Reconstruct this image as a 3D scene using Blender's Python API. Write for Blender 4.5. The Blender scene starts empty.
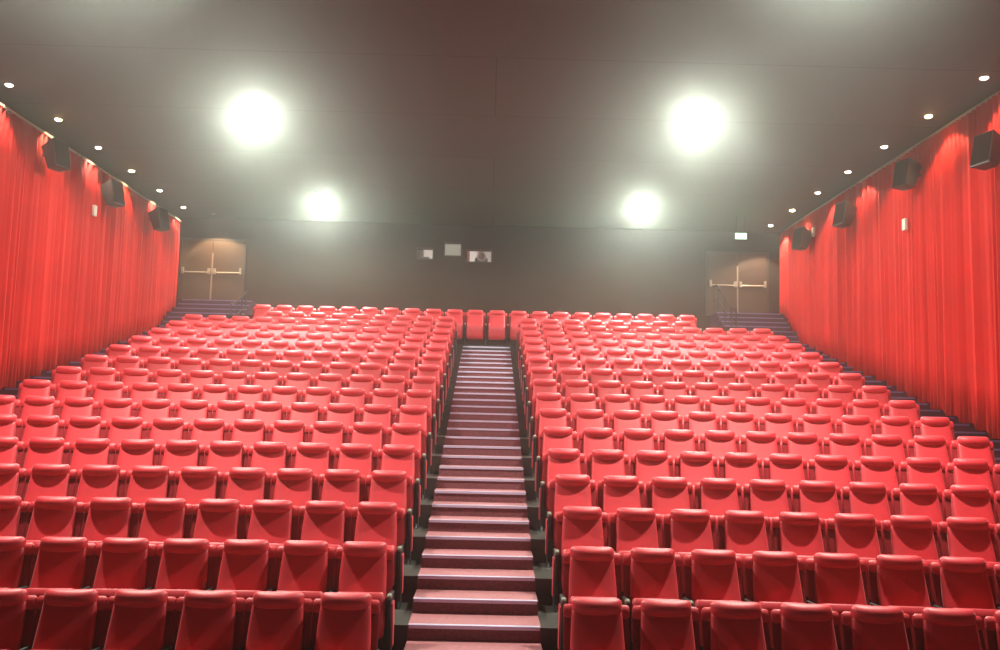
import bpy, bmesh, math, random
from mathutils import Vector, Matrix
from math import sin, cos, pi, atan, radians

C = bpy.context.scene
COL = C.collection
random.seed(7)

# ------------------------------------------------------------------ camera, world, lights, exposure
ZO = 2.504                       # the camera's height above the front floor
F_PX, YAW, PITCH, ROLL = 900.0, -0.0111, 0.1061, 0.0233
cam_d = bpy.data.cameras.new('camera')
cam = bpy.data.objects.new('camera', cam_d)
COL.objects.link(cam)
cam_d.sensor_fit = 'HORIZONTAL'
cam_d.sensor_width = 36.0
cam_d.lens = F_PX * 36.0 / 1000.0
cam_d.clip_end = 200
fwd = Vector((-sin(YAW) * cos(PITCH), cos(YAW) * cos(PITCH), sin(PITCH)))
rgt0 = Vector((cos(YAW), sin(YAW), 0))
up0 = rgt0.cross(fwd)
rgt = rgt0 * cos(ROLL) + up0 * sin(ROLL)
up = up0 * cos(ROLL) - rgt0 * sin(ROLL)
M3 = Matrix((rgt, up, -fwd)).transposed()
cam.matrix_world = Matrix.Translation((0, 0, ZO)) @ M3.to_4x4()
C.camera = cam

w = bpy.data.worlds.new('world')
C.world = w
w.use_nodes = True
w.node_tree.nodes['Background'].inputs[0].default_value = (0.0, 0.0, 0.0, 1)

C.view_settings.view_transform = 'Standard'
C.view_settings.look = 'None'
C.view_settings.gamma = 1
C.view_settings.use_curve_mapping = False
C.view_settings.exposure = 0.0
C.cycles.use_denoising = True
C.cycles.max_bounces = 6
C.cycles.volume_bounces = 1
C.cycles.sample_clamp_indirect = 4

CEIL = 6.25 + ZO
BEAM_POWER = 3350
SPILL_POWER = 1250
BIG_COL = (0.93, 1.0, 0.86)
BIG = [(-4.85, 10.35), (4.05, 10.15), (-4.87, 17.75), (4.06, 17.45), (-4.79, 24.85), (4.12, 24.45)]
SMALL_L = [(-9.41, 16.94 + 2.007 * i) for i in range(6)]
SMALL_R = [(8.64, 15.27 + 2.02 * i) for i in range(7)]
HAZE = 0.0054


# ------------------------------------------------------------------ materials
def new_mat(name):
    m = bpy.data.materials.new(name)
    m.use_nodes = True
    return m, m.node_tree.nodes, m.node_tree.links, m.node_tree.nodes['Principled BSDF']


def mat(name, col, rough=0.6, metal=0.0, spec=0.5, sheen=0.0, noise=None, bump=None, emit=None, estr=1.0, sheen_col=None):
    m, N, L, b = new_mat(name)
    b.inputs['Base Color'].default_value = (*col, 1)
    b.inputs['Roughness'].default_value = rough
    b.inputs['Metallic'].default_value = metal
    b.inputs['Specular IOR Level'].default_value = spec
    if sheen:
        b.inputs['Sheen Weight'].default_value = sheen
        b.inputs['Sheen Roughness'].default_value = 0.4
        if sheen_col:
            b.inputs['Sheen Tint'].default_value = (*sheen_col, 1)
    tc = N.new('ShaderNodeTexCoord')
    if noise:
        sc, amt, det = noise
        t = N.new('ShaderNodeTexNoise')
        t.inputs['Scale'].default_value = sc
        t.inputs['Detail'].default_value = det
        L.new(tc.outputs['Object'], t.inputs['Vector'])
        r = N.new('ShaderNodeValToRGB')
        r.color_ramp.elements[0].position = 0.3
        r.color_ramp.elements[1].position = 0.7
        r.color_ramp.elements[0].color = (*[c * (1 - amt) for c in col], 1)
        r.color_ramp.elements[1].color = (*[min(1, c * (1 + amt)) for c in col], 1)
        L.new(t.outputs['Fac'], r.inputs['Fac'])
        L.new(r.outputs['Color'], b.inputs['Base Color'])
    if bump:
        sc, st = bump
        t = N.new('ShaderNodeTexNoise')
        t.inputs['Scale'].default_value = sc
        t.inputs['Detail'].default_value = 3
        L.new(tc.outputs['Object'], t.inputs['Vector'])
        bp = N.new('ShaderNodeBump')
        bp.inputs['Strength'].default_value = st
        bp.inputs['Distance'].default_value = 0.01
        L.new(t.outputs['Fac'], bp.inputs['Height'])
        L.new(bp.outputs['Normal'], b.inputs['Normal'])
    if emit:
        b.inputs['Emission Color'].default_value = (*emit, 1)
        b.inputs['Emission Strength'].default_value = estr
    return m


M = {
    'seat': mat('red_seat_fabric', (0.68, 0.022, 0.036), 0.5, spec=0.7, sheen=0.2, noise=(9, 0.06, 2), bump=(160, 0.15), sheen_col=(1, .6, .6)),
    'seat_shell': mat('red_seat_shell_fabric', (0.64, 0.022, 0.034), 0.52, spec=0.55, sheen=0.1, noise=(9, 0.06, 2), sheen_col=(1, .6, .6)),
    'shell': mat('shaded_red_shell_fabric', (0.30, 0.012, 0.018), 0.75, spec=0.2, noise=(9, 0.06, 2)),  # seat red darkened, putting the shade between the backs into its colour
    'armrest': mat('dark_armrest_plastic', (0.02, 0.016, 0.014), 0.6, spec=0.4),
    'tip': mat('highlit_armrest_tip', (0.22, 0.20, 0.15), 0.45),  # armrest plastic lightened, the reflected light put into its colour
    'standard': mat('black_standard_metal', (0.018, 0.014, 0.014), 0.5),
    'curtain': mat('red_curtain_velvet', (0.56, 0.011, 0.007), 0.75, spec=0.25, sheen=0.15, noise=(1.3, 0.08, 3), sheen_col=(1, .4, .3)),
    'ceiling': mat('ceiling_brown_black', (0.075, 0.068, 0.055), 0.8, spec=0.3, noise=(0.8, 0.1, 4)),
    'fascia': mat('ceiling_edge_black', (0.02, 0.017, 0.014), 0.8),
    'wall': mat('back_wall_brown', (0.030, 0.016, 0.008), 0.9, spec=0.3, noise=(1.1, 0.1, 4)),
    'door': mat('door_brown_paint', (0.060, 0.034, 0.017), 0.5, noise=(2.0, 0.06, 3)),
    'frame': mat('door_frame_brown', (0.04, 0.028, 0.02), 0.6),
    'steel': mat('brushed_steel', (0.36, 0.31, 0.24), 0.45, metal=0.6),
    'tier': mat('tier_floor_grey', (0.034, 0.030, 0.024), 0.5, noise=(6, 0.2, 4)),
    'side_step': mat('side_step_black_carpet', (0.05, 0.014, 0.026), 0.85, noise=(14, 0.3, 4)),
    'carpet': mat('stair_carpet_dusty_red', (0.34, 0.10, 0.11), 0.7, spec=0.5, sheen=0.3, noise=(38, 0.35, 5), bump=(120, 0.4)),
    'nosing': mat('nosing_strip_aluminium', (0.72, 0.66, 0.86), 0.42, metal=0.55),
    'speaker': mat('speaker_box_black', (0.035, 0.030, 0.024), 0.5, noise=(5, 0.1, 2)),
    'grille': mat('speaker_grille_grey', (0.012, 0.010, 0.008), 0.9, spec=0.1, bump=(220, 0.5)),
    'rail': mat('curtain_rail_cream', (0.30, 0.25, 0.19), 0.45),
    'plate': mat('white_plate', (0.75, 0.7, 0.6), 0.5),
    'bulb': mat('lamp_lens', (1, 1, 1), 0.4, emit=(0.95, 1.0, 0.93), estr=150),
    'small_bulb': mat('downlight_lens', (1, 1, 1), 0.4, emit=(1.0, 0.86, 0.72), estr=16),
    'warm_bulb': mat('warm_downlight_lens', (1, 1, 1), 0.4, emit=(1.0, 0.68, 0.34), estr=55),
    'side_nosing': mat('side_nosing_blue_grey', (0.20, 0.17, 0.34), 0.45, metal=0.5),
    'stair_riser': mat('stair_riser_shaded_carpet', (0.17, 0.04, 0.05), 0.8, noise=(38, 0.35, 5)),  # stair carpet again, with the shade on the risers painted in
    'lamp_ring': mat('lamp_ring_grey', (0.2, 0.18, 0.16), 0.5),
    'booth': mat('booth_white_paint', (0.82, 0.78, 0.74), 0.7),
    'booth_dark': mat('booth_machine_grey', (0.13, 0.11, 0.10), 0.5),
    'orange': mat('orange_panel', (0.62, 0.16, 0.03), 0.6),
    'window_frame': mat('port_frame_dark', (0.07, 0.055, 0.045), 0.6),
    'lens': mat('lens_glass_dark', (0.16, 0.13, 0.12), 0.15, spec=0.8),
    'exit': mat('exit_panel_lit', (0.5, 0.8, 0.6), 0.4, emit=(0.62, 1.0, 0.76), estr=2.2),
    'exit_green': mat('exit_green_mark', (0.02, 0.4, 0.15), 0.4, emit=(0.02, 0.5, 0.18), estr=0.6),
    'floor': mat('front_floor_carpet', (0.10, 0.03, 0.035), 0.85, noise=(30, 0.3, 4)),
    'dark_metal': mat('dark_rail_metal', (0.03, 0.024, 0.02), 0.5, metal=0.3),
    'light_rail': mat('light_handrail_metal', (0.40, 0.33, 0.25), 0.4, metal=0.6),
    'screen': mat('screen_cloth', (0.35, 0.35, 0.35), 0.8),
}
# frosted pane of the middle port
m, N, L, b = new_mat('frosted_port_glass')
b.inputs['Base Color'].default_value = (0.42, 0.46, 0.40, 1)
b.inputs['Roughness'].default_value = 0.5
b.inputs['Transmission Weight'].default_value = 0.75
M['frosted'] = m
m, N, L, b = new_mat('clear_port_glass')
b.inputs['Base Color'].default_value = (1, 1, 1, 1)
b.inputs['Roughness'].default_value = 0.0
b.inputs['Alpha'].default_value = 0.08
M['glass'] = m
# ceiling boards: faint joints across the hall
mt = M['ceiling']
N, L = mt.node_tree.nodes, mt.node_tree.links
b = N['Principled BSDF']
tc = N.new('ShaderNodeTexCoord')
br = N.new('ShaderNodeTexBrick')
br.inputs['Scale'].default_value = 1.0
br.inputs['Brick Width'].default_value = 60.0
br.inputs['Row Height'].default_value = 3.0
br.inputs['Mortar Size'].default_value = 0.012
br.inputs['Color1'].default_value = (0.074, 0.088, 0.064, 1)
br.inputs['Color2'].default_value = (0.068, 0.081, 0.058, 1)
br.inputs['Mortar'].default_value = (0.045, 0.035, 0.028, 1)
L.new(tc.outputs['Object'], br.inputs['Vector'])
L.new(br.outputs['Color'], b.inputs['Base Color'])


# ------------------------------------------------------------------ mesh helpers
def box(bm, x0, x1, y0, y1, z0, z1):
    v = [bm.verts.new(p) for p in ((x0, y0, z0), (x1, y0, z0), (x1, y1, z0), (x0, y1, z0),
                                   (x0, y0, z1), (x1, y0, z1), (x1, y1, z1), (x0, y1, z1))]
    for f in ((0, 3, 2, 1), (4, 5, 6, 7), (0, 1, 5, 4), (1, 2, 6, 5), (2, 3, 7, 6), (3, 0, 4, 7)):
        bm.faces.new([v[i] for i in f])
    return v


def loft(bm, rings, close=True):
    """rings: equal-length closed loops of points, capped at both ends"""
    R = [[bm.verts.new(p) for p in r] for r in rings]
    n = len(R[0])
    for a, c in zip(R, R[1:]):
        for i in range(n):
            j = (i + 1) % n
            bm.faces.new((a[i], a[j], c[j], c[i]))
    bm.faces.new(R[0][::-1])
    bm.faces.new(R[-1])


def superring(n, hw, ht, e=4.0):
    out = []
    for i in range(n):
        a = 2 * pi * (i + 0.5) / n
        ca, sa = cos(a), sin(a)
        out.append((hw * math.copysign(abs(ca) ** (2 / e), ca), ht * math.copysign(abs(sa) ** (2 / e), sa)))
    return out


def tube(bm, pts, r, n=8):
    rings = []
    for i, p in enumerate(pts):
        p = Vector(p)
        a = Vector(pts[max(0, i - 1)])
        c = Vector(pts[min(len(pts) - 1, i + 1)])
        d = (c - a).normalized()
        u = d.cross(Vector((0, 0, 1)))
        if u.length < 1e-3:
            u = Vector((1, 0, 0))
        u.normalize()
        v = u.cross(d)
        rings.append([p + u * (r * cos(2 * pi * k / n)) + v * (r * sin(2 * pi * k / n)) for k in range(n)])
    loft(bm, rings)


def disc_stack(bm, prof, n=24, cx=0, cy=0, cz=0):
    """lathe round z: prof = [(r, z)...]"""
    rings = [[(cx + r * cos(2 * pi * k / n), cy + r * sin(2 * pi * k / n), cz + z) for k in range(n)] for r, z in prof]
    loft(bm, rings)


def mesh(name, bm, m, smooth=True, bevel=0.0):
    bmesh.ops.recalc_face_normals(bm, faces=bm.faces)
    if bevel:
        bmesh.ops.bevel(bm, geom=list(bm.edges), offset=bevel, segments=2, affect='EDGES', profile=0.6)
    me = bpy.data.meshes.new(name)
    bm.to_mesh(me)
    bm.free()
    me.materials.append(m)
    if smooth:
        for p in me.polygons:
            p.use_smooth = True
        try:
            me.set_sharp_from_angle(angle=radians(42))
        except Exception:
            pass
    return me


def put(name, me, parent=None, loc=(0, 0, 0)):
    o = bpy.data.objects.new(name, me)
    COL.objects.link(o)
    o.location = loc
    if parent:
        o.parent = parent
    return o


def tag(o, label, cat, group=None, kind=None):
    o['label'] = label
    o['category'] = cat
    if group:
        o['group'] = group
    if kind:
        o['kind'] = kind
    return o


def struct(name, bm, m, label=None, smooth=False, parent=None):
    o = put(name, mesh(name, bm, m, smooth), parent)
    if not parent:
        o['kind'] = 'structure'
        if label:
            o['label'] = label
    return o


def empty(name, loc=(0, 0, 0), rz=0.0):
    o = bpy.data.objects.new(name, None)
    COL.objects.link(o)
    o.location = loc
    o.rotation_euler = (0, 0, rz)
    o.empty_display_size = 0.1
    return o


def copy_thing(root):
    r = root.copy()
    COL.objects.link(r)
    for ch in list(root.children):
        c = ch.copy()
        COL.objects.link(c)
        c.parent = r
        for g in ch.children:
            d = g.copy()
            COL.objects.link(d)
            d.parent = c
    return r


# ------------------------------------------------------------------ geometry of the rake
ROW_P, ROW_R = 1.0656, 0.2776
D0 = 7.7417
KAP = 0.0091
ROW_EDGE0 = 6.685                       # front edge of the first tier
ST_C, ST_W = -0.079, 0.6334             # the centre of the stairs, half their width
XL, XR = -1.163, 1.018
SL, SR = 0.56, 0.5799
YW = 28.5
LW, RW = -10.1, 9.55
CURT_L, CURT_R = -9.62, 9.12
SIDE_L, SIDE_R = -7.35, 7.02            # inner edges of the side stairs
LAND_Z = 3.5 + ZO
LAND_Y = 27.62
STEEP_Y0 = 25.87


def row_z(k):
    return ROW_R * k


# ------------------------------------------------------------------ room shell
bm = bmesh.new(); box(bm, LW, RW, -4, 6.9, -0.2, 0.0)
struct('floor', bm, M['floor'], 'flat dark carpeted floor in front of the first row')
bm = bmesh.new(); box(bm, LW - .2, RW + .2, -4.2, YW + .2, CEIL, CEIL + .2)
struct('ceiling', bm, M['ceiling'], 'dark brown ceiling over the rows of seats')
bm = bmesh.new(); box(bm, LW - .2, LW, -4, YW, -0.2, CEIL)
struct('wall_left', bm, M['fascia'], 'dark wall behind the left curtain')
bm = bmesh.new(); box(bm, RW, RW + .2, -4, YW, -0.2, CEIL)
struct('wall_right', bm, M['fascia'], 'dark wall behind the right curtain')
bm = bmesh.new(); box(bm, LW - .2, RW + .2, -4.2, -4, -0.2, CEIL)
struct('wall_front', bm, M['fascia'], 'dark wall at the screen end')

# the booth ports in the back wall: x0, x1, z0, z1
PORTS = [(-2.37, -1.90, 5.12 + ZO, 5.44 + ZO), (-1.51, -1.00, 5.24 + ZO, 5.64 + ZO), (-0.80, -0.02, 5.06 + ZO, 5.43 + ZO)]


def holed_wall(bm, X0, X1, Z0, Z1, y0, y1, holes):
    xs = sorted({X0, X1, *[h[0] for h in holes], *[h[1] for h in holes]})
    zs = sorted({Z0, Z1, *[h[2] for h in holes], *[h[3] for h in holes]})
    V = {}

    def vt(x, y, z):
        k = (round(x, 4), round(y, 4), round(z, 4))
        if k not in V:
            V[k] = bm.verts.new((x, y, z))
        return V[k]

    def solid(i, j):
        if not (0 <= i < len(xs) - 1 and 0 <= j < len(zs) - 1):
            return False
        cx, cz = (xs[i] + xs[i + 1]) / 2, (zs[j] + zs[j + 1]) / 2
        return not any(h[0] < cx < h[1] and h[2] < cz < h[3] for h in holes)
    for i in range(len(xs) - 1):
        for j in range(len(zs) - 1):
            if not solid(i, j):
                continue
            a, c, d, e = xs[i], xs[i + 1], zs[j], zs[j + 1]
            bm.faces.new([vt(a, y0, d), vt(c, y0, d), vt(c, y0, e), vt(a, y0, e)])
            bm.faces.new([vt(a, y1, e), vt(c, y1, e), vt(c, y1, d), vt(a, y1, d)])
            if not solid(i - 1, j):
                bm.faces.new([vt(a, y0, d), vt(a, y0, e), vt(a, y1, e), vt(a, y1, d)])
            if not solid(i + 1, j):
                bm.faces.new([vt(c, y0, e), vt(c, y0, d), vt(c, y1, d), vt(c, y1, e)])
            if not solid(i, j - 1):
                bm.faces.new([vt(a, y0, d), vt(a, y1, d), vt(c, y1, d), vt(c, y0, d)])
            if not solid(i, j + 1):
                bm.faces.new([vt(a, y0, e), vt(c, y0, e), vt(c, y1, e), vt(a, y1, e)])


bm = bmesh.new()
holed_wall(bm, LW - .2, RW + .2, -0.2, CEIL, YW, YW + .2, PORTS)
struct('wall_back', bm, M['wall'], 'dark brown back wall with the projection ports')

# tiers under the seats: each a curved slab from the stairs to the side aisle
def tier_edge(y, x):
    return y - KAP * x * x


def tier(bm, x0, x1, yA, yB, zt, n=8, curved=True):
    k = KAP if curved else 0
    top, bot = [], []
    xs = [x0 + (x1 - x0) * i / n for i in range(n + 1)]
    ring = [(x, yA - k * x * x) for x in xs] + [(x, yB - k * x * x) for x in reversed(xs)]
    a = [bm.verts.new((x, y, zt)) for x, y in ring]
    c = [bm.verts.new((x, y, zt - 0.6)) for x, y in ring]
    N_ = len(ring)
    for i in range(n):
        bm.faces.new((a[i], a[i + 1], a[N_ - 2 - i], a[N_ - 1 - i]))
    for i in range(N_):
        j = (i + 1) % N_
        bm.faces.new((a[i], c[i], c[j], a[j]))


bm = bmesh.new()
for k in range(16):
    yA = ROW_EDGE0 + ROW_P * k
    yB = yA + ROW_P
    z = row_z(k) if k else 0.004
    tier(bm, SIDE_L, ST_C - ST_W, yA, yB + (0.75 if k == 15 else 0), z)
    tier(bm, ST_C + ST_W, SIDE_R, yA, yB + (0.75 if k == 15 else 0), z)
y16 = ROW_EDGE0 + ROW_P * 16
tier(bm, SIDE_L, SIDE_R, y16, 25.05, row_z(16) + .05, curved=False)
struct('floor_tiers', bm, M['tier'], 'grey stepped tiers carrying the rows of seats')
bm = bmesh.new(); box(bm, SIDE_L, SIDE_R, 25.06, YW, 3.5, 5.28)
struct('floor_rear', bm, M['wall'], 'dark raised floor behind the last row')

# central stairs
def stair_run(bm, x0, x1, prof, foot):
    """prof: [(y, z)] nosing points in order up; last (y_end)"""
    pts = []
    for (y, z), (y2, z2) in zip(prof, prof[1:]):
        pts += [(y, z), (y2, z)]
    pts.append(prof[-1])
    low = [(y, z - foot) for y, z in pts]
    for A, B in zip(range(len(pts)), range(1, len(pts))):
        (ya, za), (yb, zb) = pts[A], pts[B]
        v = [bm.verts.new(p) for p in ((x0, ya, za), (x1, ya, za), (x1, yb, zb), (x0, yb, zb))]
        bm.faces.new(v)
        if abs(yb - ya) > 1e-6:      # sides of the tread down to below
            for x in (x0, x1):
                vv = [bm.verts.new(p) for p in ((x, ya, za), (x, yb, za), (x, yb, za - foot), (x, ya, za - foot))]
                bm.faces.new(vv)
    bmesh.ops.remove_doubles(bm, verts=bm.verts, dist=1e-4)


def nose_mesh(x0, x1, m=None):
    b2 = bmesh.new()
    # an L-shaped strip: top flange and front lip
    box(b2, x0, x1, -0.012, 0.045, -0.001, 0.007)
    box(b2, x0, x1, -0.014, -0.003, -0.026, 0.004)
    return mesh('nosing_strip', b2, m or M['nosing'], False)


prof = [(6.686, -0.139)] + [(6.686 + ROW_P / 2 * i, ROW_R / 2 * i + (0.004 if i == 0 else 0)) for i in range(0, 33)]
prof = prof[1:]
bm = bmesh.new()
box(bm, ST_C - ST_W, ST_C + ST_W, 6.686, 6.69, -0.1, 0.003)
stair_run(bm, ST_C - ST_W, ST_C + ST_W, prof, 0.5)
stairs = struct('stairs', bm, M['carpet'], 'central stairs in worn dusty red carpet with pale nosing strips')
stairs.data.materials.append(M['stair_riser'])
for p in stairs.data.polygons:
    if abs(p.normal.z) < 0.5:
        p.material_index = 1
nm = nose_mesh(ST_C - ST_W + .01, ST_C + ST_W - .01)
for y, z in prof[1:]:
    put('nosing_strip', nm, stairs, (0, y, z))

# side stairs up to the doors
for side, (xa, xb) in (('left', (LW + .01, SIDE_L)), ('right', (SIDE_R, RW - .01))):
    pr = [(6.686 + ROW_P / 2 * i, ROW_R / 2 * i + (0.002 if i == 0 else 0)) for i in range(0, 37)]
    y, z = pr[-1]
    n = 6
    dz = (LAND_Z - z) / n
    for i in range(n):
        pr.append((STEEP_Y0 + (LAND_Y - STEEP_Y0) * (i + 1) / n, z + dz * (i + 1)))
    pr.append((YW - .001, LAND_Z))
    bm = bmesh.new()
    stair_run(bm, xa, xb, pr, 0.7)
    s = struct('side_stairs', bm, M['side_step'], 'dark carpeted side stairs along the %s curtain with pale nosings' % side)
    nm = nose_mesh(max(xa, CURT_L + .12), min(xb, CURT_R - .12), M['side_nosing'])
    for y, z in pr[10:-1]:
        put('nosing_strip', nm, s, (0, y, z))


# ------------------------------------------------------------------ curtains
def curtain(x, sgn, ztop, y0, y1, seed, label):
    rnd = random.Random(seed)
    cols = []
    y, ph = y0, 0.0
    per = 0.2
    step = 0.024
    ph_l = rnd.random() * 6
    while y <= y1:
        per = 0.21 + 0.07 * sin(y * 0.9 + ph_l) + 0.03 * sin(y * 2.7)
        ph += step / per * 2 * pi
        amp = 0.075 + 0.025 * sin(y * 1.7 + seed) + 0.012 * sin(y * 4.1)
        s = sin(ph)
        off = amp * (math.copysign(abs(s) ** 0.75, s)) + 0.018 * sin(2.3 * ph + 1) + 0.03 * sin(y * 0.8 + seed)
        cols.append((y, off))
        y += step
    bm = bmesh.new()
    nz = 7
    grid = []
    for y, off in cols:
        i = max(0, (y - 6.686) / (ROW_P / 2))
        if y < STEEP_Y0:
            zb = ROW_R / 2 * math.floor(i) + 0.03 if y > 6.686 else 0.03
        else:
            f = math.floor((y - STEEP_Y0) / ((LAND_Y - STEEP_Y0) / 6)) + 0
            zb = min(LAND_Z, 5.0 + 0.1675 * f) + 0.03
        col = []
        for j in range(nz + 1):
            t = j / nz
            z = zb + (ztop - zb) * t
            o = off * (1.0 - 0.35 * t * t) + 0.012 * sin(3 * t + y * 3)
            col.append(bm.verts.new((x - sgn * 0.0 + sgn * -1 * o * -1, y, z)))
        grid.append(col)
    for a, c in zip(grid, grid[1:]):
        for j in range(nz):
            bm.faces.new((a[j], c[j], c[j + 1], a[j + 1]))
    root = empty('curtain', (0, 0, 0))
    tag(root, label, 'curtain')
    fm = mesh('fabric', bm, M['curtain'], True)
    f = put('fabric', fm, root)
    sol = f.modifiers.new('thick', 'SOLIDIFY')
    sol.thickness = 0.008
    bm = bmesh.new()
    box(bm, x - 0.05, x + 0.05, y0, y1, ztop + 0.0, ztop + 0.05)
    put('rail', mesh('rail', bm, M['rail'], False), root)
    return root


curtain(CURT_L, 1, 5.85 + ZO, 3.0, 27.35, 3, 'long bright red pleated curtain hanging along the left wall')
curtain(CURT_R, -1, 6.08 + ZO, 3.0, 27.95, 8, 'long bright red pleated curtain hanging along the right wall')


# ------------------------------------------------------------------ chairs
def spine_loft(pts, e=4.0, n=20, cap=0.014):
    """pts: [(y, z, half width, half thickness)] going up"""
    bm = bmesh.new()
    rings = []
    P = list(pts)
    for i, (y, z, hw, ht) in enumerate(P):
        a, c = P[max(0, i - 1)], P[min(len(P) - 1, i + 1)]
        d = Vector((0, c[0] - a[0], c[1] - a[1])).normalized()
        nrm = Vector((0, d.z, -d.y))
        rings.append((Vector((0, y, z)), d, nrm, hw, ht))
    out = []

    def ring(o, nrm, hw, ht):
        return [o + Vector((u, 0, 0)) + nrm * v for u, v in superring(n, hw, ht, e)]
    o, d, nrm, hw, ht = rings[0]
    out.append(ring(o - d * cap, nrm, hw - cap, max(ht - cap, 0.006)))
    for o, d, nrm, hw, ht in rings:
        out.append(ring(o, nrm, hw, ht))
    o, d, nrm, hw, ht = rings[-1]
    out.append(ring(o + d * cap, nrm, hw - cap, max(ht - cap, 0.006)))
    loft(bm, out)
    return bm


def chair_meshes():
    D = {}
    back = [(-.275, .36, .224, .042), (-.236, .45, .229, .05), (-.193, .56, .228, .052), (-.149, .68, .224, .046),
            (-.110, .80, .218, .042), (-.078, .90, .212, .040), (-.06, .96, .207, .036)]
    D['backrest'] = mesh('backrest', spine_loft(back, 5), M['seat'])
    # headrest: a pillow bowed forward in its middle
    bm = bmesh.new()
    rings = []
    n, hw = 14, 0.208
    for i in range(17):
        t = -1 + 2 * i / 16
        x = hw * math.copysign(abs(t) ** 0.85, t)
        e = max(0.0, 1 - abs(t) ** 7) ** 0.5
        dep = (0.048 + 0.028 * (1 - t * t)) * (0.55 + 0.45 * e)
        hgt = 0.070 * (0.62 + 0.38 * e)
        cy = -0.062 - 0.03 * (1 - t * t)
        cz = 0.984
        rings.append([(x, cy + dep * cos(2 * pi * k / n), cz + hgt * sin(2 * pi * k / n)) for k in range(n)])
    loft(bm, rings)
    D['headrest'] = mesh('headrest', bm, M['seat'])
    shell = [(-.21, .30, .277, .016), (-.15, .48, .278, .016), (-.10, .66, .278, .016), (-.045, .84, .278, .018), (-.025, .905, .276, .018)]
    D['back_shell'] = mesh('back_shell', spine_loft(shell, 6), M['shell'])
    roll = [(-.05, .90, .278, .024), (-.035, .94, .279, .032), (-.025, .97, .278, .030)]
    D['shoulder_roll'] = mesh('shoulder_roll', spine_loft(roll, 5, cap=.018), M['seat_shell'])
    # folded-up seat
    seat = [(-.300, .235, .225, .045), (-.325, .33, .235, .055), (-.335, .45, .236, .058), (-.335, .56, .232, .056), (-.325, .615, .22, .045)]
    D['seat'] = mesh('seat', spine_loft(seat, 4), M['seat'])
    # armrest with a rounded front tip
    bm = bmesh.new()
    rings = []
    for y, hw_, ht_, z in ((-.432, .022, .022, .612), (-.35, .022, .020, .608), (-.2, .020, .018, .600), (-.12, .018, .016, .597)):
        rings.append([(u, y, z + v) for u, v in superring(12, hw_, ht_, 3)])
    loft(bm, rings)
    D['armrest'] = mesh('armrest', bm, M['armrest'])
    bm = bmesh.new()
    rings = []
    for y, hw_, ht_, z in ((-.488, .008, .010, .612), (-.480, .019, .020, .614), (-.46, .0245, .027, .616), (-.433, .0245, .027, .616)):
        rings.append([(u, y, z + v) for u, v in superring(12, hw_, ht_, 2.6)])
    loft(bm, rings)
    D['armrest_tip'] = mesh('armrest_tip', bm, M['tip'])
    # standard: leg panel under the armrest with a foot
    bm = bmesh.new()
    rings = []
    for z, ya, yb in ((0.0, -.40, -.05), (0.02, -.39, -.06), (0.06, -.33, -.12), (.30, -.34, -.10), (.48, -.41, -.12), (.585, -.43, -.11)):
        rings.append([((ya - ya) + u, (ya + yb) / 2 + v, z) for u, v in superring(12, .018, (yb - ya) / 2, 5)])
    loft(bm, rings)
    D['side_support'] = mesh('side_support', bm, M['standard'])
    # red inlay of the end support, facing the aisle
    bm = bmesh.new()
    rings = []
    for z, ya, yb in ((.14, -.30, -.16), (.30, -.31, -.16), (.46, -.37, -.19), (.54, -.385, -.20)):
        rings.append([(u, (ya + yb) / 2 + v, z) for u, v in superring(12, .009, (yb - ya) / 2, 5)])
    loft(bm, rings)
    D['end_panel'] = mesh('end_panel', bm, M['seat'])
    return D


CM = chair_meshes()


def make_chair(half, end=0, both=False):
    """armrest and support stand at +half; end=+1/-1 adds the aisle-end inlay on that side; both adds a second armrest at -half"""
    r = empty('cinema_seat')
    for p in ('backrest', 'headrest', 'shoulder_roll', 'back_shell', 'seat'):
        put(p, CM[p], r)
    for sx in ([1, -1] if both else [1]):
        put('armrest_tip', CM['armrest_tip'], put('armrest', CM['armrest'], r, (sx * half, 0, 0)))['label'] = 'armrest tip with painted highlight'
        s = put('side_support', CM['side_support'], r, (sx * half, 0, 0))
        if end == sx:
            q = put('end_panel', CM['end_panel'], s, (sx * 0.024, 0, 0))
            q['label'] = 'red fabric end panel'
    return r


ORD = ['first', 'second', 'third', 'fourth', 'fifth', 'sixth', 'seventh', 'eighth', 'ninth', 'tenth', 'eleventh', 'twelfth',
       'thirteenth', 'fourteenth', 'fifteenth', 'sixteenth', 'seventeenth']
ROWSHIFT = {(0, -1): 0.02, (1, -1): 0.02, (0, 1): -0.068, (2, 1): 0.027, (3, 1): 0.02, (1, 1): 0.012, (14, 1): -0.03}
ROWZ = {(1, 1): -0.02, (1, -1): -0.005, (0, -1): 0.015, (2, -1): 0.018}


def project(x, y, z):
    p = M3.transposed() @ Vector((x, y, z - ZO))
    return 500 + F_PX * p.x / -p.z, 325 - F_PX * p.y / -p.z


protos = {}
spots = []          # (row, side, col, x, y, z, rot, nlast)
for k in range(16):
    for sd, n, x0, st in ((-1, 12, XL, SL), (1, 11, XR, SR)):
        if k == 15:
            n = 9 if sd < 0 else 8
        for c in range(n):
            x = x0 + sd * c * (st if sd < 0 else st)
            x += ROWSHIFT.get((k, sd), 0)
            spots.append((k, sd, c, x, D0 + ROW_P * k - KAP * x * x, row_z(k), -atan(2 * KAP * x), n))
xs16 = [-0.98 - .589 * i for i in range(9, -1, -1)] + [-0.41, 0.19] + [0.79 + .585 * i for i in range(9)]
for c, x in enumerate(xs16):
    spots.append((16, 0, c, x, D0 + ROW_P * 16, row_z(16) + .05, 0.0, len(xs16)))


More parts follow.
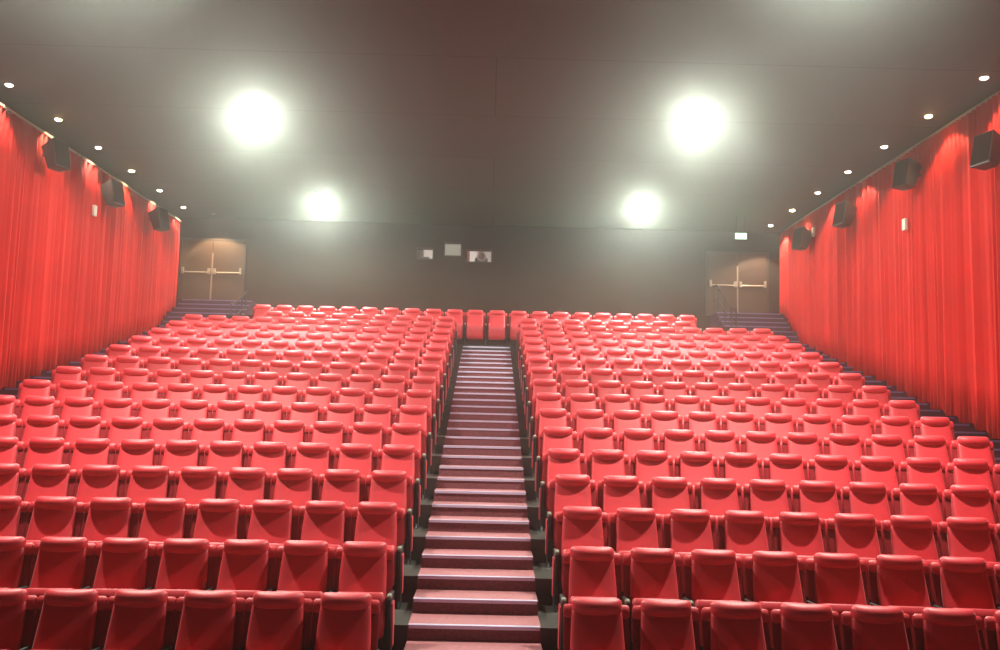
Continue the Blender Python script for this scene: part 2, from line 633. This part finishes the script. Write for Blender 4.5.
def seat_label(k, sd, c, n):
    if k == 16:
        if c < 10:
            return 'red cinema seat in the back row against the dark wall, %s from its left end' % ORD[c]
        if c in (10, 11):
            return 'red cinema seat standing alone at the head of the central stairs, %s one' % ('left' if c == 10 else 'right')
        return 'red cinema seat in the back row against the dark wall, %s from its right end' % ORD[20 - c]
    block = 'left' if sd < 0 else 'right'
    if k <= 8:
        row = 'front row' if k == 0 else ORD[k] + ' row up'
    else:
        row = ORD[15 - k] + ' row below the back row'
    pos = 'beside the central stairs' if c == 0 else ('%s from central stairs' % ORD[c])
    if c == n - 1 and k > 4:
        pos = 'beside the %s side stairs' % block
    return 'red cinema seat %s, %s, %s block' % (pos, row, block)


used = set()
far_bm_spots = []
for (k, sd, c, x, y, z, rot, n) in spots:
    px = [project(x + q * .27, y + .05, z + 1.0)[0] for q in (-1, 1)]
    if px[1] < 2 or px[0] > 998:
        continue
    z += ROWZ.get((k, sd), 0) if False else 0
    if k in (14, 15):
        far_bm_spots.append((x, y + .05, z, rot, sd, c, n))
        continue
    # supports: shared ones stand on the side away from the stairs; the seat by the stairs carries both
    if k == 16:
        key = ('mid', c == 0)
        half, end, both = 0.293, (-1 if c == 0 else 0), c == 0
    else:
        half = 0.28 if sd < 0 else 0.29
        first = c == 0
        last = c == n - 1
        key = (sd, first, last)
        both = first
        end = 0
    if key not in protos:
        if k == 16:
            protos[key] = make_chair(half, end, both)
        else:
            r = empty('cinema_seat')
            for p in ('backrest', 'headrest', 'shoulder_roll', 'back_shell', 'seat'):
                put(p, CM[p], r)
            for sx in ((sd, -sd) if first else (sd,)):
                put('armrest_tip', CM['armrest_tip'], put('armrest', CM['armrest'], r, (sx * half, 0, 0)))['label'] = 'armrest tip with painted highlight'
                s = put('side_support', CM['side_support'], r, (sx * half, 0, 0))
                if (first and sx == -sd) or (last and sx == sd):
                    q = put('end_panel', CM['end_panel'], s, (sx * 0.024, 0, 0))
                    q['label'] = 'red fabric end panel'
            protos[key] = r
        o = protos[key]
    else:
        o = copy_thing(protos[key])
    o.location = (x, y + .05, z)
    o.rotation_euler = (0, 0, rot)
    tag(o, seat_label(k, sd, c, n), 'seat', 'red cinema seats in the raked rows')

# the two rows just below the back row, a few pixels of each seat showing
bm = bmesh.new()
for (x, y, z, rot, sd, c, n) in far_bm_spots:
    half = 0.28 if sd < 0 else 0.29
    T = Matrix.Translation((x, y, z)) @ Matrix.Rotation(rot, 4, 'Z')
    L_ = [('backrest', 0, 0), ('headrest', 0, 0), ('shoulder_roll', 0, 0), ('back_shell', 0, 2), ('seat', 0, 0), ('armrest', sd * half, 1), ('side_support', sd * half, 1)]
    if c == 0:
        L_ += [('armrest', -sd * half, 1), ('side_support', -sd * half, 1)]
    for nme, dx, mi in L_:
        s = len(bm.verts)
        s2 = len(bm.faces)
        bm.from_mesh(CM[nme])
        bm.verts.ensure_lookup_table()
        bm.faces.ensure_lookup_table()
        for v in bm.verts[s:]:
            v.co = T @ (v.co + Vector((dx, 0, 0)))
        for f in bm.faces[s2:]:
            f.material_index = mi
me = bpy.data.meshes.new('cinema_seats')
bm.to_mesh(me); bm.free()
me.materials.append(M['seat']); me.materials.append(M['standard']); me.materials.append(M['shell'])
o = put('cinema_seats', me)
tag(o, 'two rows of small red cinema seats just below the back row', 'seats', None, 'stuff')


# ------------------------------------------------------------------ ceiling lights
bm = bmesh.new()
disc_stack(bm, [(.20, 0), (.205, -.015), (.20, -.03), (.19, -.035), (.185, -.03)], 32)
ring_me = mesh('housing', bm, M['lamp_ring'])
bm = bmesh.new()
disc_stack(bm, [(.182, -.030), (.184, -.05), (.15, -.08), (.08, -.09), (.01, -.092)], 32)
lens_me = mesh('lens', bm, M['bulb'])
names = ['left front, above the left block', 'right front, above the right block',
         'large glaring round ceiling light above the middle of the left block',
         'large glaring round ceiling light above the middle of the right block',
         'smaller glaring round ceiling light over the left block near the back wall',
         'smaller glaring round ceiling light over the right block near the back wall']
names[0] = 'round ceiling light over the front rows of the left block'
names[1] = 'round ceiling light over the front rows of the right block'
for i, (x, y) in enumerate(BIG):
    r = empty('ceiling_light', (x, y, CEIL - 0.001))
    tag(r, names[i], 'ceiling light', 'big round ceiling lights')
    put('housing', ring_me, r); put('lens', lens_me, r)
    # the reflector's beam and the wide spill round it
    for nm_, en, ang, bl in (('lamp_beam', BEAM_POWER, 118, 1.0), ('lamp_spill', SPILL_POWER, 172, 0.3)):
        ld = bpy.data.lights.new(nm_, 'SPOT')
        ld.spot_size = radians(ang)
        ld.spot_blend = bl
        ld.shadow_soft_size = 0.09
        ld.energy = en
        ld.color = BIG_COL
        lo = bpy.data.objects.new(nm_, ld)
        COL.objects.link(lo); lo.parent = r; lo.location = (0, 0, -0.185)

bm = bmesh.new()
disc_stack(bm, [(.075, 0), (.08, -.006), (.075, -.012), (.06, -.012), (.055, -.004)], 20)
sring = mesh('ring', bm, M['lamp_ring'])
bm = bmesh.new()
disc_stack(bm, [(.07, -.005), (.066, -.024), (.04, -.04), (.006, -.045)], 20)
slens = mesh('lens', bm, M['small_bulb'])
wlens = slens.copy(); wlens.materials.clear(); wlens.materials.append(M['warm_bulb'])


def downlight(x, y, label, warm, power, ang=2.1, blend=0.35, tilt=0.0, lens=None):
    r = empty('downlight', (x, y, CEIL - 0.001))
    tag(r, label, 'downlight', 'small recessed ceiling downlights')
    put('ring', sring, r)
    put('lens', lens or (wlens if warm else slens), r)
    ld = bpy.data.lights.new('downlight_lamp', 'SPOT')
    ld.energy = power
    ld.color = (1.0, 0.72, 0.42) if warm else (1.0, 0.80, 0.58)
    ld.spot_size = ang
    ld.spot_blend = blend
    ld.shadow_soft_size = 0.04
    lo = bpy.data.objects.new('downlight_lamp', ld)
    COL.objects.link(lo); lo.parent = r; lo.location = (0, 0, -0.075)
    lo.rotation_euler = (0, tilt, 0)


for i, (x, y) in enumerate(SMALL_L):
    downlight(x, y, 'small ceiling downlight along the left curtain, %s from the back wall' % ('nearest one' if i == 5 else ORD[5 - i]), i in (1, 3), 110, 1.55, .2)
for i, (x, y) in enumerate(SMALL_R):
    downlight(x, y, 'small ceiling downlight along the right curtain, %s from the back wall' % ('nearest one' if i == 6 else ORD[6 - i]), i in (1, 5), 420 if i == 6 else 110, 1.95, .2)
dlens = slens.copy(); dlens.materials.clear(); dlens.materials.append(M['lamp_ring'])
downlight(-8.75, 27.75, 'small downlight over the left exit door', True, 520, 1.95, 0.3, 0, dlens)


# ------------------------------------------------------------------ wall speakers
def speaker(x, y, z, sgn, label):
    """sgn +1: on the left wall, facing right and forward-down"""
    r = empty('wall_speaker', (x, y, z))
    r.rotation_euler = (0, 0, sgn * radians(74) if sgn > 0 else -radians(74))
    tag(r, label, 'speaker', 'black wall speakers on the curtains')
    # the box tapers to its back and leans down; local -Y is its front
    bm = bmesh.new()
    T = Matrix.Rotation(radians(-18), 4, 'X')
    fr = [(-.22, -.19, .30), (.22, -.19, .30), (.22, -.12, -.30), (-.22, -.12, -.30)]
    bk = [(-.15, .20, .27), (.15, .20, .27), (.15, .15, -.26), (-.15, .15, -.26)]
    loft(bm, [fr, bk])
    for v in bm.verts:
        v.co = T @ v.co
    put('cabinet', mesh('cabinet', bm, M['speaker'], True, 0.012), r)
    bm = bmesh.new()
    fr2 = [(-.195, -.198, .275), (.195, -.198, .275), (.195, -.135, -.275), (-.195, -.135, -.275)]
    bk2 = [(p[0], p[1] + .02, p[2]) for p in fr2]
    loft(bm, [fr2, bk2])
    for v in bm.verts:
        v.co = T @ v.co
    put('grille', mesh('grille', bm, M['grille'], False), r)
    bm = bmesh.new()
    tube(bm, [(0, .16, .0), (0, .3, .04), (0, .42, .04)], .022)
    box(bm, -.07, .07, .41, .43, -.05, .13)
    put('bracket', mesh('bracket', bm, M['standard'], True), r)
    return r


for y, z, lb in ((18.64, 5.33, 'black wall speaker nearest the camera on the left curtain'), (21.55, 5.25, 'black wall speaker in the middle of the left curtain'),
                 (24.65, 5.31, 'black wall speaker on the left curtain close to the back wall')):
    speaker(CURT_L + .38, y, z + ZO, 1, lb)
for y, z, lb in ((15.4, 4.93, 'black wall speaker cut by the right edge of the photo'), (18.5, 5.36, 'black wall speaker, second from the right edge on the right curtain'),
                 (21.85, 5.27, 'black wall speaker, third from the right edge on the right curtain'), (24.9, 5.28, 'black wall speaker on the right curtain close to the back wall')):
    speaker(CURT_R - .38, y, z + ZO, -1, lb)

for x, y, z, lb in ((CURT_L + .12, 21.2, 4.76, 'small white plate on the left curtain below the speakers'), (CURT_R - .12, 19.2, 4.47, 'small white plate on the right curtain below the nearer speaker'),
                    (CURT_R - .12, 24.7, 5.47, 'small white plate high on the right curtain near the far speaker')):
    bm = bmesh.new()
    box(bm, -.03, .03, -.075, .075, -.13, .13)
    o = put('wall_plate', mesh('wall_plate', bm, M['plate'], True, .01), None, (x, y, z + ZO))
    tag(o, lb, 'wall plate', 'small white plates on the curtains')


# ------------------------------------------------------------------ exit doors
def door(name, x0, x1, label):
    z0, z1 = LAND_Z, LAND_Z + 2.02
    r = empty(name, ((x0 + x1) / 2, YW, z0))
    r['kind'] = 'structure'
    r['label'] = label
    W = (x1 - x0) / 2
    H = z1 - z0
    bm = bmesh.new()
    box(bm, -W - .07, -W, -.06, -.001, 0, H + .07); box(bm, W, W + .07, -.06, -.001, 0, H + .07); box(bm, -W, W, -.06, -.001, H, H + .07)
    put('door_frame', mesh('door_frame', bm, M['frame'], False), r)
    for s in (-1, 1):
        bm = bmesh.new()
        a, c = (-W + .005, -.008) if s < 0 else (.008, W - .005)
        box(bm, a, c, -.045, -.003, .01, H - .005)
        leaf = put('door_leaf', mesh('door_leaf', bm, M['door'], False, .003), r)
        bm = bmesh.new()
        zb = 0.98
        tube(bm, [(a + .06, -.11, zb), (c - .06, -.11, zb)], .022)
        put('push_bar', mesh('push_bar', bm, M['steel'], True), leaf)
        bm = bmesh.new()
        e = (c - .075) if s < 0 else (a + .075)
        box(bm, e - .045, e + .045, -.13, -.045, zb - .05, zb + .13)
        g = (a + .06) if s < 0 else (c - .06)
        box(bm, g - .035, g + .035, -.13, -.045, zb - .05, zb + .16)
        put('bar_housing', mesh('bar_housing', bm, M['steel'], True, .008), leaf)
    bm = bmesh.new()
    box(bm, -.022, .022, -.058, -.046, .02, H - .4)
    put('meeting_strip', mesh('meeting_strip', bm, M['steel'], False), r)


door('door_1', -9.88, -7.92, 'brown double exit door with push bars at the left')
door('door_2', 6.96, 8.84, 'brown double exit door with push bars at the right')

# exit sign, hung from the ceiling
r = empty('exit_sign', (7.41, 26.3, 5.64 + ZO))
tag(r, 'small lit green and white exit sign hanging before the right door', 'exit sign')
bm = bmesh.new(); box(bm, -.18, .18, 0, .04, -.1, .1)
put('sign_box', mesh('sign_box', bm, M['lamp_ring'], True, .006), r)
bm = bmesh.new(); box(bm, -.165, .165, -.012, .001, -.085, .085)
put('sign_panel', mesh('sign_panel', bm, M['exit'], False), r)
bm = bmesh.new()
# running figure and an arrow
disc = [(-.06 + .014 * cos(a * pi / 6), .045 + .014 * sin(a * pi / 6)) for a in range(12)]
loft(bm, [[(u, -.0165, v) for u, v in disc], [(u, -.0125, v) for u, v in disc]])
for (u0, v0, u1, v1) in ((-.066, .028, -.075, -.012), (-.075, -.012, -.05, -.045), (-.075, -.012, -.105, -.04), (-.066, .025, -.035, .012), (-.066, .025, -.10, .012), (.02, 0, .10, 0), (.10, 0, .07, .03), (.10, 0, .07, -.03)):
    d = Vector((u1 - u0, v1 - v0)).normalized() * .007
    q = [(u0 - d.y, v0 + d.x), (u0 + d.y, v0 - d.x), (u1 + d.y, v1 - d.x), (u1 - d.y, v1 + d.x)]
    loft(bm, [[(a, -.0165, c) for a, c in q], [(a, -.0125, c) for a, c in q]])
put('sign_mark', mesh('sign_mark', bm, M['exit_green'], False), r)
bm = bmesh.new()
tube(bm, [(-.12, .02, .1), (-.12, .02, 6.25 - 5.64)], .008); tube(bm, [(.12, .02, .1), (.12, .02, 6.25 - 5.64)], .008)
put('hanging_rod', mesh('hanging_rod', bm, M['dark_metal'], True), r)
ld = bpy.data.lights.new('sign_lamp', 'POINT'); ld.energy = 2; ld.color = (.15, 1, .35); ld.shadow_soft_size = .05
lo = bpy.data.objects.new('sign_lamp', ld); COL.objects.link(lo); lo.parent = r; lo.location = (0, -.1, .2)


# ------------------------------------------------------------------ handrails by the side stairs
def handrail(x, label, pts, posts):
    r = empty('handrail', (x, 26.0, 4.9))
    tag(r, label, 'handrail')
    rel = lambda y, z: (0, y - 26.0, z + ZO - 4.9)
    bm = bmesh.new()
    tube(bm, [rel(y, z) for y, z in pts], .022)
    put('top_rail', mesh('top_rail', bm, M['dark_metal'], True), r)
    bm = bmesh.new()
    tube(bm, [rel(y, z - .4) for y, z in pts], .015)
    put('lower_rail', mesh('lower_rail', bm, M['dark_metal'], True), r)
    for y, zt, zb in posts:
        bm = bmesh.new()
        tube(bm, [rel(y, zb + .01), rel(y, zt)], .02)
        put('post', mesh('post', bm, M['dark_metal'], True), r)


handrail(SIDE_L - .06, 'dark metal handrail beside the steps up to the left exit door',
         [(27.2, 3.72), (26.2, 3.30), (25.6, 3.12)], ((27.15, 3.70, 3.0), (26.7, 3.5, 2.83), (26.2, 3.3, 2.63), (25.65, 3.13, 2.36)))
handrail(SIDE_R + .08, 'dark metal handrail beside the steps up to the right exit door',
         [(28.3, 4.42), (27.9, 4.40), (26.2, 3.50), (25.7, 3.38)],
         ((28.25, 4.42, 3.5), (27.7, 4.28, 3.5), (26.95, 3.9, 3.0), (26.25, 3.52, 2.63), (25.72, 3.38, 2.36)))

# ------------------------------------------------------------------ projection booth and its ports
bx0, bx1, by0, by1, bz0, bz1 = -3.6, 1.0, YW + .21, YW + 2.4, 4.0 + ZO, 6.25 + ZO
for nm_, bb in (('wall_back_booth', (bx0, bx1, by1, by1 + .1, bz0, bz1)), ('wall_left_booth', (bx0 - .1, bx0, by0, by1, bz0, bz1)),
                ('wall_right_booth', (bx1, bx1 + .1, by0, by1, bz0, bz1)), ('floor_booth', (bx0, bx1, by0, by1, bz0 - .1, bz0)), ('ceiling_booth', (bx0, bx1, by0, by1, bz1, bz1 + .1))):
    bm = bmesh.new(); box(bm, *bb)
    struct(nm_, bm, M['booth'], 'white shell of the projection booth')
ld = bpy.data.lights.new('booth_lamp', 'AREA'); ld.shape = 'RECTANGLE'; ld.size = 1.6; ld.size_y = .3; ld.energy = 40; ld.color = (1, .95, .9)
r = empty('booth_lamp', (-1.3, YW + 1.3, bz1 - .02))
tag(r, 'white strip lamp on the ceiling of the projection booth', 'lamp')
bm = bmesh.new(); box(bm, -.8, .8, -.15, .15, -.05, .0)
put('housing', mesh('housing', bm, M['plate'], True, .01), r)
lo = bpy.data.objects.new('booth_tube', ld); COL.objects.link(lo); lo.parent = r; lo.location = (0, 0, -.07)
for i, (x0, x1, z0, z1) in enumerate(PORTS):
    bm = bmesh.new()
    t = .035
    for (a, c, d, e) in ((x0 - t, x1 + t, z0 - t, z0), (x0 - t, x1 + t, z1, z1 + t), (x0 - t, x0, z0, z1), (x1, x1 + t, z0, z1)):
        box(bm, a, c, YW - .012, YW + .001, d, e)
    wdw = struct('window_%d' % (i + 1), bm, M['window_frame'], ['small left port of the projection booth', 'grey frosted port of the projection booth', 'widest bright port of the booth showing the projector'][i])
    bm = bmesh.new(); box(bm, x0, x1, YW + .09, YW + .1, z0, z1)
    put('pane', mesh('pane', bm, M['frosted'] if i == 1 else M['glass'], False), wdw)
# projector behind the wide port
r = empty('projector', (-.35, YW + .6, bz0 + .09))
tag(r, 'grey film projector seen through the widest booth port', 'projector')
bm = bmesh.new(); box(bm, -.2, .22, 0, 1.0, .3, 1.22)
put('body', mesh('body', bm, M['booth_dark'], True, .05), r)
bm = bmesh.new()
n = 24
rings = [[(0.02 + rr * cos(2 * pi * k / n), y, 1.22 + rr * sin(2 * pi * k / n)) for k in range(n)] for rr, y in ((.15, .05), (.155, -.2), (.15, -.25), (.115, -.25), (.11, -.2))]
loft(bm, rings)
put('lens_hood', mesh('lens_hood', bm, M['plate'], True), r)
bm = bmesh.new()
rings = [[(0.02 + rr * cos(2 * pi * k / n), y, 1.20 + rr * sin(2 * pi * k / n)) for k in range(n)] for rr, y in ((.095, -.19), (.09, -.27), (.04, -.29), (.005, -.292))]
loft(bm, rings)
put('lens', mesh('lens', bm, M['lens'], True), r)
bm = bmesh.new(); box(bm, -.1, .12, .3, .7, -.085, .3)
put('pedestal', mesh('pedestal', bm, M['booth_dark'], True, .02), r)
# machine behind the left port
bm = bmesh.new(); box(bm, -.34, .26, 0, .5, 0, 1.27); box(bm, -.34, .06, 0, .4, 1.27, 1.6)
o = put('equipment_rack', mesh('equipment_rack', bm, M['booth_dark'], True, .02), None, (-2.3, YW + .5, bz0))
tag(o, 'dark equipment rack half filling the left booth port', 'equipment rack')
# orange cabinet at the edge of the wide port
bm = bmesh.new(); box(bm, -.14, .1, 0, .3, 0, 1.6)
o = put('storage_locker', mesh('storage_locker', bm, M['orange'], True, .01), None, (-.82, YW + .35, bz0))
tag(o, 'orange locker at the left edge of the widest booth port', 'locker')

# ------------------------------------------------------------------ added haze, standing in for lens bloom round the lights
bm = bmesh.new(); box(bm, LW + .02, RW - .02, -3.9, YW - .02, -0.15, CEIL - .1)
me = mesh('haze', bm, M['wall'], False)
me.materials.clear()
hm = bpy.data.materials.new('haze'); hm.use_nodes = True
N, L = hm.node_tree.nodes, hm.node_tree.links
N.remove(N['Principled BSDF'])
vs = N.new('ShaderNodeVolumeScatter')
vs.inputs['Density'].default_value = HAZE
vs.inputs['Anisotropy'].default_value = 0.9
vs.inputs['Color'].default_value = (0.95, 1.0, 0.93, 1)
L.new(vs.outputs[0], N['Material Output'].inputs['Volume'])
me.materials.append(hm)
o = put('haze', me)
tag(o, 'thin pale haze added in the hall, standing in for lens bloom round the lights', 'haze', None, 'stuff')
